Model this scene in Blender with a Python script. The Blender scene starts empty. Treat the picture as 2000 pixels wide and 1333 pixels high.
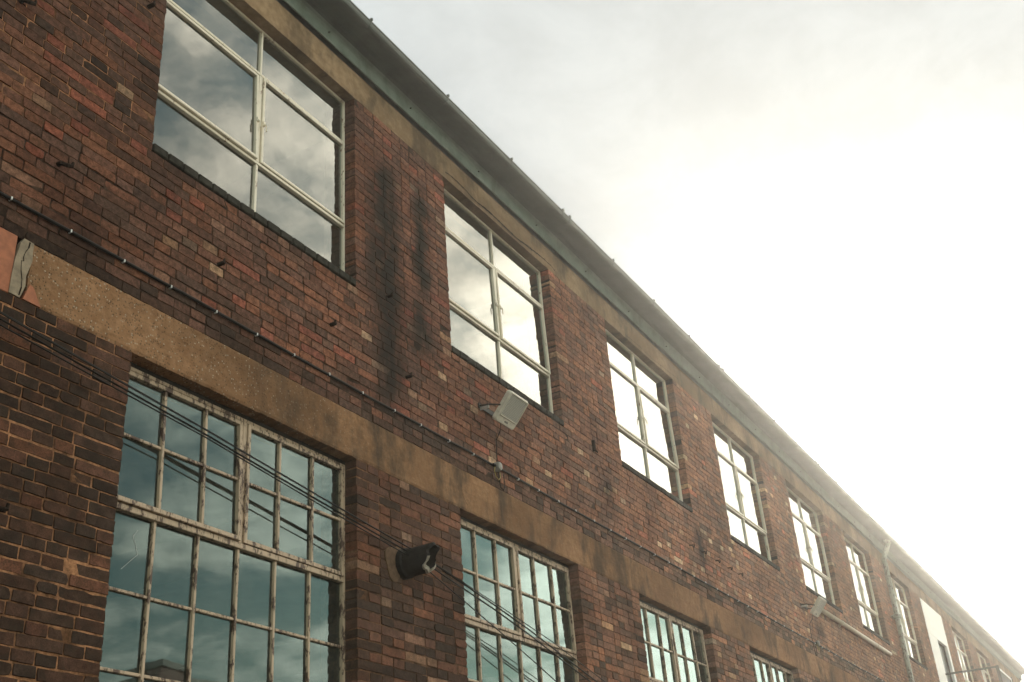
import bpy, math, random
from mathutils import Vector, Matrix, noise as mnoise
random.seed(7)
ZC = 1.6                 # camera height above the ground; heights below are relative to the camera
YW = 4.85                # distance from the camera to the brick face
scene = bpy.context.scene
COL = scene.collection
R_ = math.radians

# ------------------------------------------------------------------ helpers
class MB:
    """collects faces in (x, depth behind the brick face, height relative to the camera)"""
    def __init__(s): s.v = []; s.f = []; s.c = []
    def vert(s, x, d, z): s.v.append((x, d, z)); return len(s.v) - 1
    def face(s, idx, c=None): s.f.append(tuple(idx)); s.c.append(c)
    def poly(s, pts, c=None): s.face([s.vert(*p) for p in pts], c)
    def box(s, x0, x1, d0, d1, z0, z1, c=None, M=None):
        P = [(x0,d0,z0),(x1,d0,z0),(x1,d1,z0),(x0,d1,z0),(x0,d0,z1),(x1,d0,z1),(x1,d1,z1),(x0,d1,z1)]
        if M is not None: P = [tuple(M @ Vector(p)) for p in P]
        i = [s.vert(*p) for p in P]
        for q in ((0,1,5,4),(1,2,6,5),(2,3,7,6),(3,0,4,7),(4,5,6,7),(3,2,1,0)): s.face([i[k] for k in q], c)
    def bevel_box(s, x0, x1, d0, d1, z0, z1, b=.004, c=None, M=None):
        # box whose outward edges are chamfered: octagonal in plan and section
        xs = (x0, x0+b, x1-b, x1); ds = (d0, d0+b, d1-b, d1); zs = (z0, z0+b, z1-b, z1)
        rings = [(1,2,1,2,0),(0,3,0,3,1),(0,3,0,3,2),(1,2,1,2,3)]
        R = []
        for (a, e, f, g, k) in rings:
            if a == 1: L = [(xs[1],ds[1]),(xs[2],ds[1]),(xs[2],ds[1]),(xs[2],ds[2]),(xs[2],ds[2]),(xs[1],ds[2]),(xs[1],ds[2]),(xs[1],ds[1])]
            else: L = [(xs[1],ds[0]),(xs[2],ds[0]),(xs[3],ds[1]),(xs[3],ds[2]),(xs[2],ds[3]),(xs[1],ds[3]),(xs[0],ds[2]),(xs[0],ds[1])]
            P = [(x, d, zs[k]) for x, d in L]
            if M is not None: P = [tuple(M @ Vector(p)) for p in P]
            R.append([s.vert(*p) for p in P])
        for A, B in zip(R, R[1:]):
            for i in range(8):
                j = (i+1) % 8; s.face((A[i], A[j], B[j], B[i]), c)
        s.face((R[0][7],R[0][5],R[0][3],R[0][1]), c); s.face((R[3][0],R[3][2],R[3][4],R[3][6]), c)
    def tube(s, path, r, n=10, cap=True, c=None):
        P = [Vector(p) for p in path]; rings = []
        up = None
        for i, p in enumerate(P):
            t = (P[min(i+1, len(P)-1)] - P[max(i-1, 0)]).normalized()
            if up is None: up = Vector((0,0,1)) if abs(t.z) < .9 else Vector((0,1,0))
            a = (up - t*up.dot(t)).normalized(); b = t.cross(a); up = a
            rr = r[i] if isinstance(r, (list, tuple)) else r
            rings.append([s.vert(*(p + a*rr*math.cos(k*2*math.pi/n) + b*rr*math.sin(k*2*math.pi/n))) for k in range(n)])
        for A, B in zip(rings, rings[1:]):
            for k in range(n): s.face((A[k], A[(k+1)%n], B[(k+1)%n], B[k]), c)
        if cap: s.face(rings[0][::-1], c); s.face(rings[-1], c)
    def prism(s, prof, x0, x1, c=None, close=True):
        a = [s.vert(x0, d, z) for d, z in prof]; b = [s.vert(x1, d, z) for d, z in prof]
        n = len(prof)
        for i in range(n if close else n-1):
            j = (i+1) % n; s.face((a[i], a[j], b[j], b[i]), c)
        if close: s.face(a[::-1], c); s.face(b, c)
    def build(s, name, mat, parent=None, smooth=False, loc=None):
        """loc (x, depth, z): origin of the object, else the world origin"""
        o3 = Vector((loc[0], YW+loc[1], loc[2]+ZC)) if loc else Vector((0,0,0))
        me = bpy.data.meshes.new(name)
        me.from_pydata([(x-o3.x, YW+d-o3.y, z+ZC-o3.z) for x, d, z in s.v], [], s.f)
        if s.c and any(c is not None for c in s.c):
            at = me.color_attributes.new('Col', 'FLOAT_COLOR', 'CORNER')
            buf = []
            for f, c in zip(s.f, s.c):
                buf.extend(list(c or (.5,.5,.5,1)) * len(f))
            at.data.foreach_set('color', buf)
        me.materials.append(mat)
        if smooth: me.polygons.foreach_set('use_smooth', [True]*len(me.polygons))
        me.update()
        o = bpy.data.objects.new(name, me); COL.objects.link(o)
        o.location = o3
        if parent is not None: attach(o, parent)
        return o
def wloc(o):
    return o.location if o.parent is None else WL[o.name]
WL = {}
def attach(o, p):
    w = o.location.copy(); o.parent = p
    o.matrix_parent_inverse = Matrix.Translation(-wl(p)); WL[o.name] = w
def wl(o): return WL.get(o.name, o.location)
def tag(o, label=None, cat=None, group=None, kind=None):
    if label: o['label'] = label
    if cat: o['category'] = cat
    if group: o['group'] = group
    if kind: o['kind'] = kind
    return o
def empty(name, x, d, z):
    o = bpy.data.objects.new(name, None); COL.objects.link(o); o.location = (x, YW+d, z+ZC); o.empty_display_size = .2
    return o
def copy_tree(o, delta, parent=None):
    c = o.copy(); COL.objects.link(c)
    w = wl(o) + delta; c.location = w; WL[c.name] = w
    if parent is not None:
        c.parent = parent; c.matrix_parent_inverse = Matrix.Translation(-wl(parent))
    for ch in [q for q in bpy.data.objects if q.parent == o]: copy_tree(ch, delta, c)
    return c

# ------------------------------------------------------------------ materials
class NT:
    def __init__(s, mat): s.t = mat.node_tree; s.n = s.t.nodes; s.l = s.t.links
    def new(s, t, **kw):
        n = s.n.new(t)
        for k, v in kw.items():
            if k.startswith('i_'):
                key = k[2:]; key = int(key) if key.isdigit() else key.replace('_', ' ')
                s.set(n.inputs[key], v)
            else: setattr(n, k, v)
        return n
    def set(s, sock, v):
        if isinstance(v, bpy.types.NodeSocket): s.l.new(v, sock)
        else: sock.default_value = v
    def math(s, op, a, b=None, c=None, clamp=False):
        n = s.n.new('ShaderNodeMath'); n.operation = op; n.use_clamp = clamp
        for i, v in enumerate((a, b, c)):
            if v is not None: s.set(n.inputs[i], v)
        return n.outputs[0]
    def mixc(s, f, a, b, mode='MIX'):
        n = s.n.new('ShaderNodeMix'); n.data_type = 'RGBA'; n.blend_type = mode
        s.set(n.inputs[0], f); s.set(n.inputs[6], a); s.set(n.inputs[7], b)
        return n.outputs[2]
    def noise(s, vec, scale, detail=4, rough=.55, dist=0):
        n = s.n.new('ShaderNodeTexNoise'); n.inputs['Scale'].default_value = scale
        n.inputs['Detail'].default_value = detail; n.inputs['Roughness'].default_value = rough; n.inputs['Distortion'].default_value = dist
        s.l.new(vec, n.inputs['Vector']); return n.outputs['Fac']
    def ramp(s, f, a, b, lo=0., hi=1.):
        n = s.n.new('ShaderNodeMapRange'); n.clamp = True; n.interpolation_type = 'SMOOTHSTEP'
        s.set(n.inputs[0], f); n.inputs[1].default_value = a; n.inputs[2].default_value = b
        n.inputs[3].default_value = lo; n.inputs[4].default_value = hi
        return n.outputs[0]
    def scale(s, vec, x, y, z):
        n = s.n.new('ShaderNodeVectorMath'); n.operation = 'MULTIPLY'; s.l.new(vec, n.inputs[0]); n.inputs[1].default_value = (x, y, z)
        return n.outputs[0]
def newmat(name):
    m = bpy.data.materials.new(name); m.use_nodes = True
    t = NT(m); b = t.n['Principled BSDF']
    pos = t.new('ShaderNodeNewGeometry').outputs['Position']
    return m, t, b, pos
def bump(t, b, h, strength=.4, dist=.004):
    n = t.new('ShaderNodeBump'); n.inputs['Strength'].default_value = strength; n.inputs['Distance'].default_value = dist
    t.l.new(h, n.inputs['Height']); t.l.new(n.outputs[0], b.inputs['Normal'])

def mat_brick():
    m, t, b, pos = newmat('brick')
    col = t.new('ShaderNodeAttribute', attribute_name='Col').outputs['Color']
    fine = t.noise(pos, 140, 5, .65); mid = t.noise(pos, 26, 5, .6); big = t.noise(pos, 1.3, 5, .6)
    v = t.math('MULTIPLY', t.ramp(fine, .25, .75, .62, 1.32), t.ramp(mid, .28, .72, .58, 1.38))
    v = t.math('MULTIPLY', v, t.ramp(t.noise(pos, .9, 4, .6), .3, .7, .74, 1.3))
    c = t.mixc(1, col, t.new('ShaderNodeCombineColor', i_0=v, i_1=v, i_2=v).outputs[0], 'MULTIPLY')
    # soot smudges and dark runs
    run = t.noise(t.scale(pos, 5.5, 1, .55), 1.0, 5, .62)
    soot = t.math('MULTIPLY', t.ramp(run, .5, .72), t.ramp(big, .4, .62))
    smear = t.ramp(t.noise(pos, 9, 6, .7), .52, .7)
    sm = t.math('MULTIPLY', smear, .42)
    c = t.mixc(sm, c, t.mixc(.5, c, (.05,.035,.026,1)))
    # two big soot runs on the pier between the first and second upper windows
    xyz = t.new('ShaderNodeSeparateXYZ'); t.l.new(pos, xyz.inputs[0]); X, Z = xyz.outputs[0], xyz.outputs[2]
    wob = t.math('MULTIPLY', t.math('SUBTRACT', t.noise(t.scale(pos, 2.2, 1, 3), 1.0, 5, .65), .5), .55)
    tot = None
    for xs, z0, z1, wd in ((6.86, 5.2, 8.15, .20), (7.42, 6.5, 8.2, .13), (7.36, 5.9, 6.9, .17), (13.9, 5.4, 6.4, .15), (11.1, 5.5, 6.3, .15), (19.3, 5.4, 6.1, .3)):
        dx = t.math('ABSOLUTE', t.math('ADD', t.math('SUBTRACT', X, xs), wob))
        mk = t.math('MULTIPLY', t.ramp(dx, wd*.1, wd*1.75, 1, 0), t.math('MULTIPLY', t.ramp(Z, z0, z0+.5), t.ramp(Z, z1-.4, z1, 1, 0)))
        tot = mk if tot is None else t.math('MAXIMUM', tot, mk)
    tot = t.math('MULTIPLY', tot, t.ramp(t.noise(t.scale(pos, 7, 1, 3.5), 1, 6, .68), .26, .52, .4, 1.0))
    soot = t.math('MAXIMUM', t.math('MULTIPLY', soot, .4), tot, clamp=True)
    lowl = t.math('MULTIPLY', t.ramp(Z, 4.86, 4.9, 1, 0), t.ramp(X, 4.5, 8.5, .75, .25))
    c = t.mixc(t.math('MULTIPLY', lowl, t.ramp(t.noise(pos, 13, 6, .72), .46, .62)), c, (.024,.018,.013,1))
    c = t.mixc(soot, c, (.022,.017,.014,1))
    # lime specks
    sp = t.ramp(t.noise(pos, 70, 2, .5), .78, .83)
    c = t.mixc(t.math('MULTIPLY', sp, .35), c, (.4,.34,.28,1))
    t.l.new(c, b.inputs['Base Color']); b.inputs['Roughness'].default_value = .92; b.inputs['Specular IOR Level'].default_value = .08
    h = t.math('ADD', t.math('MULTIPLY', t.noise(pos, 60, 6, .7), .7), t.math('MULTIPLY', t.noise(pos, 300, 3, .6), .3))
    bump(t, b, h, .5, .006)
    return m
def mat_mortar():
    m, t, b, pos = newmat('mortar')
    xyz = t.new('ShaderNodeSeparateXYZ'); t.l.new(pos, xyz.inputs[0]); X, Z = xyz.outputs[0], xyz.outputs[2]
    n1 = t.noise(pos, 2.2, 5, .6)
    zone_low = t.math('MULTIPLY', t.ramp(Z, 4.86, 4.92, 1, 0), t.ramp(X, 4.0, 7.5, 1, .25))
    zone_up = t.math('MULTIPLY', t.ramp(t.math('ADD', Z, t.math('MULTIPLY', n1, .5)), 6.2, 6.7), t.ramp(t.math('ADD', X, n1), 4.3, 5.4, 1, 0))
    z = t.math('MULTIPLY', t.math('MAXIMUM', zone_low, zone_up), t.ramp(n1, .3, .55, .45, 1))
    f = t.math('MULTIPLY', t.ramp(t.noise(pos, 50, 5, .65), .25, .75, .6, 1.35), t.ramp(t.noise(pos, 5.5, 5, .65), .38, .62, .35, 1.25))
    c = t.mixc(z, (.060,.036,.025,1), (.36,.175,.088,1))
    c = t.mixc(1, c, t.new('ShaderNodeCombineColor', i_0=f, i_1=f, i_2=f).outputs[0], 'MULTIPLY')
    t.l.new(c, b.inputs['Base Color']); b.inputs['Roughness'].default_value = .95; b.inputs['Specular IOR Level'].default_value = .06
    bump(t, b, t.noise(pos, 160, 5, .7), .8, .005)
    return m
def mat_concrete(name, base, rough_agg, stain):
    m, t, b, pos = newmat(name)
    big = t.noise(t.scale(pos, 1, 1, 1.6), 1.1, 5, .6); mid = t.noise(pos, 14, 5, .6); fine = t.noise(pos, 120, 4, .7)
    dk = tuple(x*.55 for x in base) + (1,); lt = tuple(min(1, x*1.22) for x in base) + (1,)
    c = t.mixc(t.ramp(big, .32, .68), dk, lt)
    c = t.mixc(t.ramp(mid, .3, .7, 0, .65), c, (base[0]*.62, base[1]*.55, base[2]*.48, 1))
    # aggregate: dark pits and pale grains
    vo = t.new('ShaderNodeTexVoronoi'); vo.inputs['Scale'].default_value = 62; t.l.new(pos, vo.inputs['Vector'])
    g = t.new('ShaderNodeSeparateColor'); t.l.new(vo.outputs['Color'], g.inputs[0])
    xyz = t.new('ShaderNodeSeparateXYZ'); t.l.new(pos, xyz.inputs[0]); X = xyz.outputs[0]
    amt = t.math('MULTIPLY', t.ramp(t.math('ADD', X, t.math('MULTIPLY', big, 2.5)), 5.2, 8.8, 1, .22), rough_agg)
    dot = t.ramp(vo.outputs['Distance'], .12, .5, 1, 0)
    pale = t.math('MULTIPLY', t.math('MULTIPLY', t.ramp(g.outputs[0], .80, .84), dot), t.math('MULTIPLY', amt, .8))
    dark = t.math('MULTIPLY', t.math('MULTIPLY', t.ramp(g.outputs[1], .56, .62), dot), t.math('MULTIPLY', amt, .85))
    c = t.mixc(dark, c, (.05,.036,.022,1)); c = t.mixc(pale, c, (.52,.45,.35,1))
    # board marks and damp runs
    bd = t.ramp(t.noise(t.scale(pos, .8, 1, 34), 1.0, 3, .5), .6, .66, 0, .22)
    c = t.mixc(bd, c, (base[0]*.45, base[1]*.42, base[2]*.38, 1))
    run = t.math('MULTIPLY', t.ramp(t.noise(t.scale(pos, 2.0, 1, .9), 1.0, 7, .7), .45, .64, 0, stain), t.ramp(X, 4.6, 6.2, .2, 1.2))
    c = t.mixc(run, c, (.055,.04,.028,1))
    t.l.new(c, b.inputs['Base Color']); b.inputs['Roughness'].default_value = .93; b.inputs['Specular IOR Level'].default_value = .08
    h = t.math('ADD', t.math('MULTIPLY', fine, .5), t.math('MULTIPLY', t.math('MULTIPLY', vo.outputs['Distance'], amt), .9))
    bump(t, b, h, .3, .006)
    return m
def mat_paint(name, base, worn, rough=.45, amount=.5, dirt=(.10,.07,.045)):
    m, t, b, pos = newmat(name)
    n = t.noise(t.scale(pos, 1, 1, .38), 30, 6, .72); n2 = t.noise(pos, 3.5, 4, .6); n3 = t.noise(t.scale(pos, 40, 40, 9), 1, 4, .6)
    c = t.mixc(t.ramp(n2, .3, .7, 0, .35), base+(1,), tuple(x*.72 for x in base)+(1,))
    c = t.mixc(t.ramp(n3, .5, .75, 0, .5*amount+.1), c, dirt+(1,))
    k = t.ramp(t.math('ADD', n, t.math('MULTIPLY', n2, .35)), .83-.28*amount, .90-.28*amount)
    c = t.mixc(k, c, worn+(1,))
    t.l.new(c, b.inputs['Base Color']); b.inputs['Roughness'].default_value = rough
    bump(t, b, t.math('ADD', n, k), .35, .002)
    return m
def mat_plain(name, base, rough=.5, var=.25, scale=30, metallic=0, spec=.5):
    m, t, b, pos = newmat(name)
    n = t.noise(pos, scale, 5, .6)
    c = t.mixc(t.ramp(n, .3, .7), tuple(x*(1-var) for x in base)+(1,), tuple(min(1, x*(1+var)) for x in base)+(1,))
    t.l.new(c, b.inputs['Base Color']); b.inputs['Roughness'].default_value = rough; b.inputs['Metallic'].default_value = metallic
    b.inputs['Specular IOR Level'].default_value = spec
    bump(t, b, n, .15, .002)
    return m
def mat_eaves(name='fascia_paint', k=1.):
    m, t, b, pos = newmat(name)
    n = t.noise(pos, 5, 6, .65); n2 = t.noise(t.scale(pos, 7, 7, 1.2), 1, 5, .6)
    c = t.mixc(t.ramp(n, .35, .7), (.20*k,.245*k,.205*k,1), (.13*k,.165*k,.135*k,1))
    c = t.mixc(t.ramp(n2, .5, .75, 0, .5), c, (.08,.085,.06,1))
    c = t.mixc(t.ramp(t.noise(pos, 60, 3, .6), .68, .75, 0, .5), c, (.05,.04,.03,1))
    t.l.new(c, b.inputs['Base Color']); b.inputs['Roughness'].default_value = .55; b.inputs['Specular IOR Level'].default_value = .3
    bump(t, b, t.noise(pos, 40, 4, .6), .12, .003)
    return m
def mat_glass(name, tint=(.8,.93,.9), dirt=.05, gain=3.0):
    m, t, b, pos = newmat(name)
    t.n.remove(b); out = t.n['Material Output']
    wn = t.new('ShaderNodeBump'); wn.inputs['Strength'].default_value = .05; wn.inputs['Distance'].default_value = .02
    t.l.new(t.noise(pos, 2.6, 2, .4), wn.inputs['Height'])
    fr = t.new('ShaderNodeFresnel'); fr.inputs['IOR'].default_value = 1.5; t.l.new(wn.outputs[0], fr.inputs['Normal'])
    gl = t.new('ShaderNodeBsdfGlossy'); gl.inputs['Roughness'].default_value = .012; gl.inputs['Color'].default_value = tint+(1,)
    t.l.new(wn.outputs[0], gl.inputs['Normal'])
    tr = t.new('ShaderNodeBsdfTransparent'); tr.inputs['Color'].default_value = (.55,.62,.58,1)
    df = t.new('ShaderNodeBsdfDiffuse'); df.inputs['Color'].default_value = (.30,.29,.24,1)
    d = t.ramp(t.math('ADD', t.math('MULTIPLY', t.noise(pos, 2.5, 5, .6), .7), t.math('MULTIPLY', t.noise(t.scale(pos, 14, 14, 2), 1, 5, .6), .3)), .35, .7, dirt*.5, dirt*2.4)
    m1 = t.new('ShaderNodeMixShader'); t.l.new(d, m1.inputs[0]); t.l.new(tr.outputs[0], m1.inputs[1]); t.l.new(df.outputs[0], m1.inputs[2])
    m2 = t.new('ShaderNodeMixShader'); t.l.new(t.math('MULTIPLY', fr.outputs[0], gain, clamp=True), m2.inputs[0])
    t.l.new(m1.outputs[0], m2.inputs[1]); t.l.new(gl.outputs[0], m2.inputs[2])
    t.l.new(m2.outputs[0], out.inputs['Surface'])
    return m

M_BRICK = mat_brick(); M_MORTAR = mat_mortar()
M_BAND = mat_concrete('band_concrete', (.32,.178,.095), 1.0, .7)
M_LINTEL = mat_concrete('lintel_concrete', (.35,.24,.145), .2, .55)
M_CREAM = mat_paint('cream_paint', (.86,.77,.62), (.24,.12,.06), .42, .17)
M_OLDPAINT = mat_paint('old_flaking_paint', (.52,.38,.26), (.085,.045,.028), .6, .5)
M_EAVES = mat_eaves(); M_GUTTER = mat_eaves('gutter_paint', .42)
M_GLASS = mat_glass('window_glass', (.95,.97,.92), .06, 2.35)
M_OLDGLASS = mat_glass('old_window_glass', (.60,.80,.79), .07, 1.9)
M_BLACK = mat_plain('black_cable', (.010,.010,.010), .5, .2, 30, 0, .15)
M_IRON = mat_plain('rusty_iron', (.022,.014,.010), .85, .5, 60, 0, .1)
M_CASTIRON = mat_plain('cast_iron', (.012,.011,.010), .65, .5, 25, 0, .2)
M_CHIP = mat_plain('chipped_cement', (.33,.30,.24), .9, .4, 40)
M_LAMP = mat_plain('lamp_housing', (.68,.63,.52), .4, .12, 20)
M_LAMPGLASS = mat_plain('lamp_diffuser', (.74,.70,.60), .28, .06, 40)
M_WHITE = mat_plain('white_plastic', (.72,.72,.70), .4, .05)
M_GREY = mat_plain('grey_plastic', (.20,.19,.165), .4, .15)
M_YELLOW = mat_plain('yellow_wire', (.35,.25,.06), .5, .1)
M_ZINC = mat_plain('zinc_bracket', (.55,.55,.53), .35, .2, 60, .6)
M_CONDUIT = mat_plain('cream_conduit', (.55,.46,.34), .4, .12, 12)
M_PIPE = mat_paint('downpipe_paint', (.36,.38,.30), (.07,.04,.025), .45, .5)
M_DARKIN = mat_plain('dim_interior', (.16,.14,.12), .9, .3, 2, 0, .1)
M_SILL = mat_plain('sill_brick', (.034,.031,.024), .85, .45, 18, 0, .1)
M_TERRA = mat_plain('terracotta', (.36,.125,.06), .8, .18, 20)
M_SMEAR = mat_plain('mortar_smear', (.27,.21,.145), .92, .25, 18)
M_CRACK = mat_plain('crack', (.012,.008,.006), 1, .2, 30, 0, .0)
M_DOORPAINT = mat_plain('white_panel', (.80,.80,.76), .45, .05, 6)
M_DOORGLASS = mat_plain('dark_door', (.035,.045,.038), .25, .2)
M_ROOF = mat_plain('roof_sheet', (.12,.12,.12), .8, .2)
M_STEEL = mat_plain('dark_steel', (.032,.029,.025), .6, .3, 30, 0, .2)
M_PINK = mat_plain('pink_render', (.72,.42,.34), .85, .12, 4)
M_COPING = mat_plain('white_coping', (.82,.78,.68), .7, .1)

# ------------------------------------------------------------------ the setting
CH = .07168                       # brick course
Z_BT, Z_LT, Z_UT = 3.646, 3.275, 3.646 + 44*CH       # band top, band bottom, head of upper windows
Z_UB = 3.646 + 17*CH              # sill top of the upper windows
Z_SILL = 3.646 + 16*CH
Z_LIN = 7.105
Z_LB = .09                        # sill of the tall lower windows
XL, XR = -1.0, 47.6
UP = [(4.176,6.405),(7.866,10.09),(11.582,13.785),(15.29,17.50),(18.93,21.205),(22.68,24.82),(26.42,28.59),(29.88,32.50),(33.93,36.28),(37.77,40.13),(41.5,43.75)]
DOOR = 7
LO = [(4.176,6.405),(7.866,10.09),(11.60,13.80),(15.29,17.50),(18.93,21.205)]

gm, gt, gb, gpos = newmat('asphalt')
gc = gt.mixc(gt.ramp(gt.noise(gpos, 8, 6, .65), .3, .7), (.026,.025,.023,1), (.042,.040,.037,1))
gt.l.new(gc, gb.inputs['Base Color']); gb.inputs['Roughness'].default_value = .9
bump(gt, gb, gt.noise(gpos, 90, 4, .6), .5, .006)
g = MB()
N = 24
for i in range(N):
    for j in range(N):
        a = -120 + 300*i/N; b_ = -150 + 300*j/N; s1 = 300/N
        g.poly([(a, b_, -ZC), (a+s1, b_, -ZC), (a+s1, b_+s1, -ZC), (a, b_+s1, -ZC)])
tag(g.build('ground', gm), kind='structure')

# ------------------------------------------------------------------ the factory
fac = tag(empty('brick_factory', 20, 0, -ZC), 'long two storey red brick factory wall with steel windows and concrete bands', 'factory')

def minus(x0, x1, holes):
    out = []; x = x0
    for a, b in holes:
        if b <= x0 or a >= x1: continue
        out.append((x, a)); x = b
    out.append((x, x1)); return out
MD = .0045                         # mortar recess
core = MB()
IN = .006                         # the core stays this far inside the openings
def corebox(x0, x1, z0, z1, left, right):
    core.box(x0 + (IN if left else 0), x1 - (IN if right else 0), MD, .34, z0, z1)
for a, b in minus(XL, XR, LO): corebox(a, b, -ZC-.3, Z_LT, a > XL, b < XR)
for a, b in LO: core.box(a-IN, b+IN, MD, .34, -ZC-.3, Z_LB)
core.box(XL, XR, MD, .34, Z_BT, Z_SILL)
for a, b in minus(XL, XR, UP): corebox(a, b, Z_SILL, Z_UT, a > XL, b < XR)
for k, (a, b) in enumerate(UP): core.box(a-IN, b+IN, .02, .34, Z_SILL, Z_UB-.012)
core.build('wall', M_MORTAR, fac)

# bricks, each one modelled: an uneven front edge, a chamfer and its own depth, tilt and fired colour, lifted along the wall for glare
RED = [(.150,.064,.038),(.130,.057,.036),(.165,.069,.040),(.118,.054,.036),(.178,.076,.043),(.142,.067,.043)]
DUN = [(.110,.055,.038),(.092,.052,.037),(.125,.062,.043),(.078,.043,.031)]
BUFF = [(.27,.15,.085),(.22,.125,.078),(.33,.21,.13),(.20,.105,.068),(.18,.115,.078)]
ORG = [(.245,.078,.047),(.215,.07,.045)]
DARKS = [(.045,.029,.021),(.036,.027,.021),(.058,.034,.024),(.072,.038,.026),(.026,.020,.016)]
def brick_colour(x, z, ln):
    n = mnoise.noise(Vector((x*.55, z*.9, 3.1))); r = random.random()
    if z < Z_LT:                                    # lower piers: mostly dark bricks at the left end
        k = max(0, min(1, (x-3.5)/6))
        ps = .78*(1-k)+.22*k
        if r < ps + n*.25: P = DARKS
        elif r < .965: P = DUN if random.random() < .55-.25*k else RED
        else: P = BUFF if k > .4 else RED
    elif z < Z_BT + 3*CH:                           # the dirty courses under the cable
        P = DARKS if r < .62 - x*.012 else (DUN if r < .9 else RED)
    else:
        low = z < 4.8 and x > 3.2
        pb = ((.14 if x < 9 else .06) if ln < .2 else .02) if low else (.04 if ln < .2 else .01)
        pb *= 1 if x > 4 else .5
        if r < pb: P = BUFF
        elif r < pb + (.06 if x < 9 else .02): P = ORG
        elif r < pb + .07 + max(.05, .36 + n*.45 - max(0, x-6)*.02): P = DUN
        elif x < 4.6 and z > 4.6 and r > .86: P = DARKS
        else: P = RED
    c = random.choice(P); c = tuple(v*.8 + m_*.2 for v, m_ in zip(c, (.118, .054, .037))); j = (random.uniform(.80, 1.22) if x < 9 else random.uniform(.84, 1.2)) * (.95 + 1.05*max(0, min(1, (x-4.0)/9.5)))  # tone rises along the wall: glare at the far end put into the colour
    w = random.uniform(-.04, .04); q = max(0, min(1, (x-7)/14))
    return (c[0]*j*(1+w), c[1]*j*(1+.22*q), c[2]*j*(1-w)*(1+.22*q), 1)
bk = MB()
def brick(x0, x1, z0, z1, quoin_l=False, quoin_r=False, col=None, front=None, deep=None):
    near = x0 < 12; mid = x0 < 24
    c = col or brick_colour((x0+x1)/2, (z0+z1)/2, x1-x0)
    nx = (6 if x1-x0 > .2 else 4) if near else (2 if mid else 1); nz = 2 if near else 1
    j = .0022 if near else .0018
    P = []
    def side(a, b, n):
        for i in range(n): P.append((a[0]+(b[0]-a[0])*i/n, a[1]+(b[1]-a[1])*i/n))
    side((x0,z0),(x1,z0),nx); side((x1,z0),(x1,z1),nz); side((x1,z1),(x0,z1),nx); side((x0,z1),(x0,z0),nz)
    cx, cz = (x0+x1)/2, (z0+z1)/2
    sag = random.uniform(-.0025, .0025)
    worn = random.random() < (.10 if near else .05)
    O = []
    corner = {0, nx, nx+nz, 2*nx+nz}
    for i, (x, z) in enumerate(P):
        dx, dz = random.uniform(-j, j), random.uniform(-j, j)
        if i in corner:
            k = random.uniform(.0002, .0020) if not worn else random.uniform(.002, .011)
            dx += -math.copysign(k, x-cx); dz += -math.copysign(k*.6, z-cz)
        elif worn and random.random() < .3: dz += -math.copysign(random.uniform(.002, .009), z-cz)
        O.append((x+dx, z+dz+sag))
    f = front if front is not None else random.uniform(-.0045, .0025)
    if front is None and near and random.random() < .03: f = random.uniform(.002, .0045)
    tx, tz = random.uniform(-.018, .018), random.uniform(-.03, .03)
    bv = random.uniform(.0012, .0028)
    D = deep or (.11 if (quoin_l or quoin_r) else MD+.006)
    back = [bk.vert(x, D, z) for x, z in O]
    rim = [bk.vert(x, f+bv+(x-cx)*tx+(z-cz)*tz, z) for x, z in O]
    top = []
    for x, z in O:
        sx = 1 - bv/max(.02, (x1-x0)/2); sz = 1 - bv/max(.02, (z1-z0)/2)
        xx, zz = cx+(x-cx)*sx, cz+(z-cz)*sz
        top.append(bk.vert(xx, f+(xx-cx)*tx+(zz-cz)*tz+(random.uniform(-.0009,.0009) if near else 0), zz))
    n = len(O)
    for i in range(n):
        k = (i+1) % n
        bk.face((back[i], back[k], rim[k], rim[i]), c); bk.face((rim[i], rim[k], top[k], top[i]), c)
    bk.face(top, c)
JT = .008
def course(x0, x1, z, ql, qr, k, jw=JT):
    """fills x0..x1 of one course; ql/qr: the end is the edge of an opening"""
    x = x0; i = 0
    hdr_course = (k % 2 == 0)
    if not ql: x += -random.choice((0, .07, .14, .21))
    first = True
    while x < x1 - .02:
        if first and ql: ln = .285 if k % 2 else .1425
        elif hdr_course: ln = .1425 if random.random() < .86 else .285
        else: ln = .285 if (i % 2 == 0) == (random.random() < .86) else .1425
        ln *= random.uniform(.97, 1.03)
        e = x + ln
        if x1 - e < .09: e = x1 + (0 if qr else 0)
        l = first and ql; r = e >= x1 - 1e-6 and qr
        a = max(x, x0) + (0 if l else jw/2); b = min(e, x1) - (0 if r else jw/2)
        if b - a > .03:
            brick(a, b, z + jw/2 + random.uniform(-.001,.001), z + CH - jw/2 + random.uniform(-.001,.001), l, r)
        x = e; first = False; i += 1
nlow = int((Z_LT + ZC)/CH)
for k in range(nlow):
    z = Z_LT - (k+1)*CH
    holes = LO if z + CH*.5 > Z_LB else []
    for a, b in minus(0.2 if z > -.4 else 0.2, XR, holes):
        course(a, b, z, a > .3, b < XR, k, .010 if a < 7 else .008)
for k in range(44):
    z = Z_BT + k*CH
    if k < 16: segs = [(0.2, XR)]
    else: segs = minus(0.2, XR, UP)
    for a, b in segs: course(a, b, z, a > .3, b < XR, k+1, .0072)
bk.build('brickwork', M_BRICK, fac)

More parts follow.
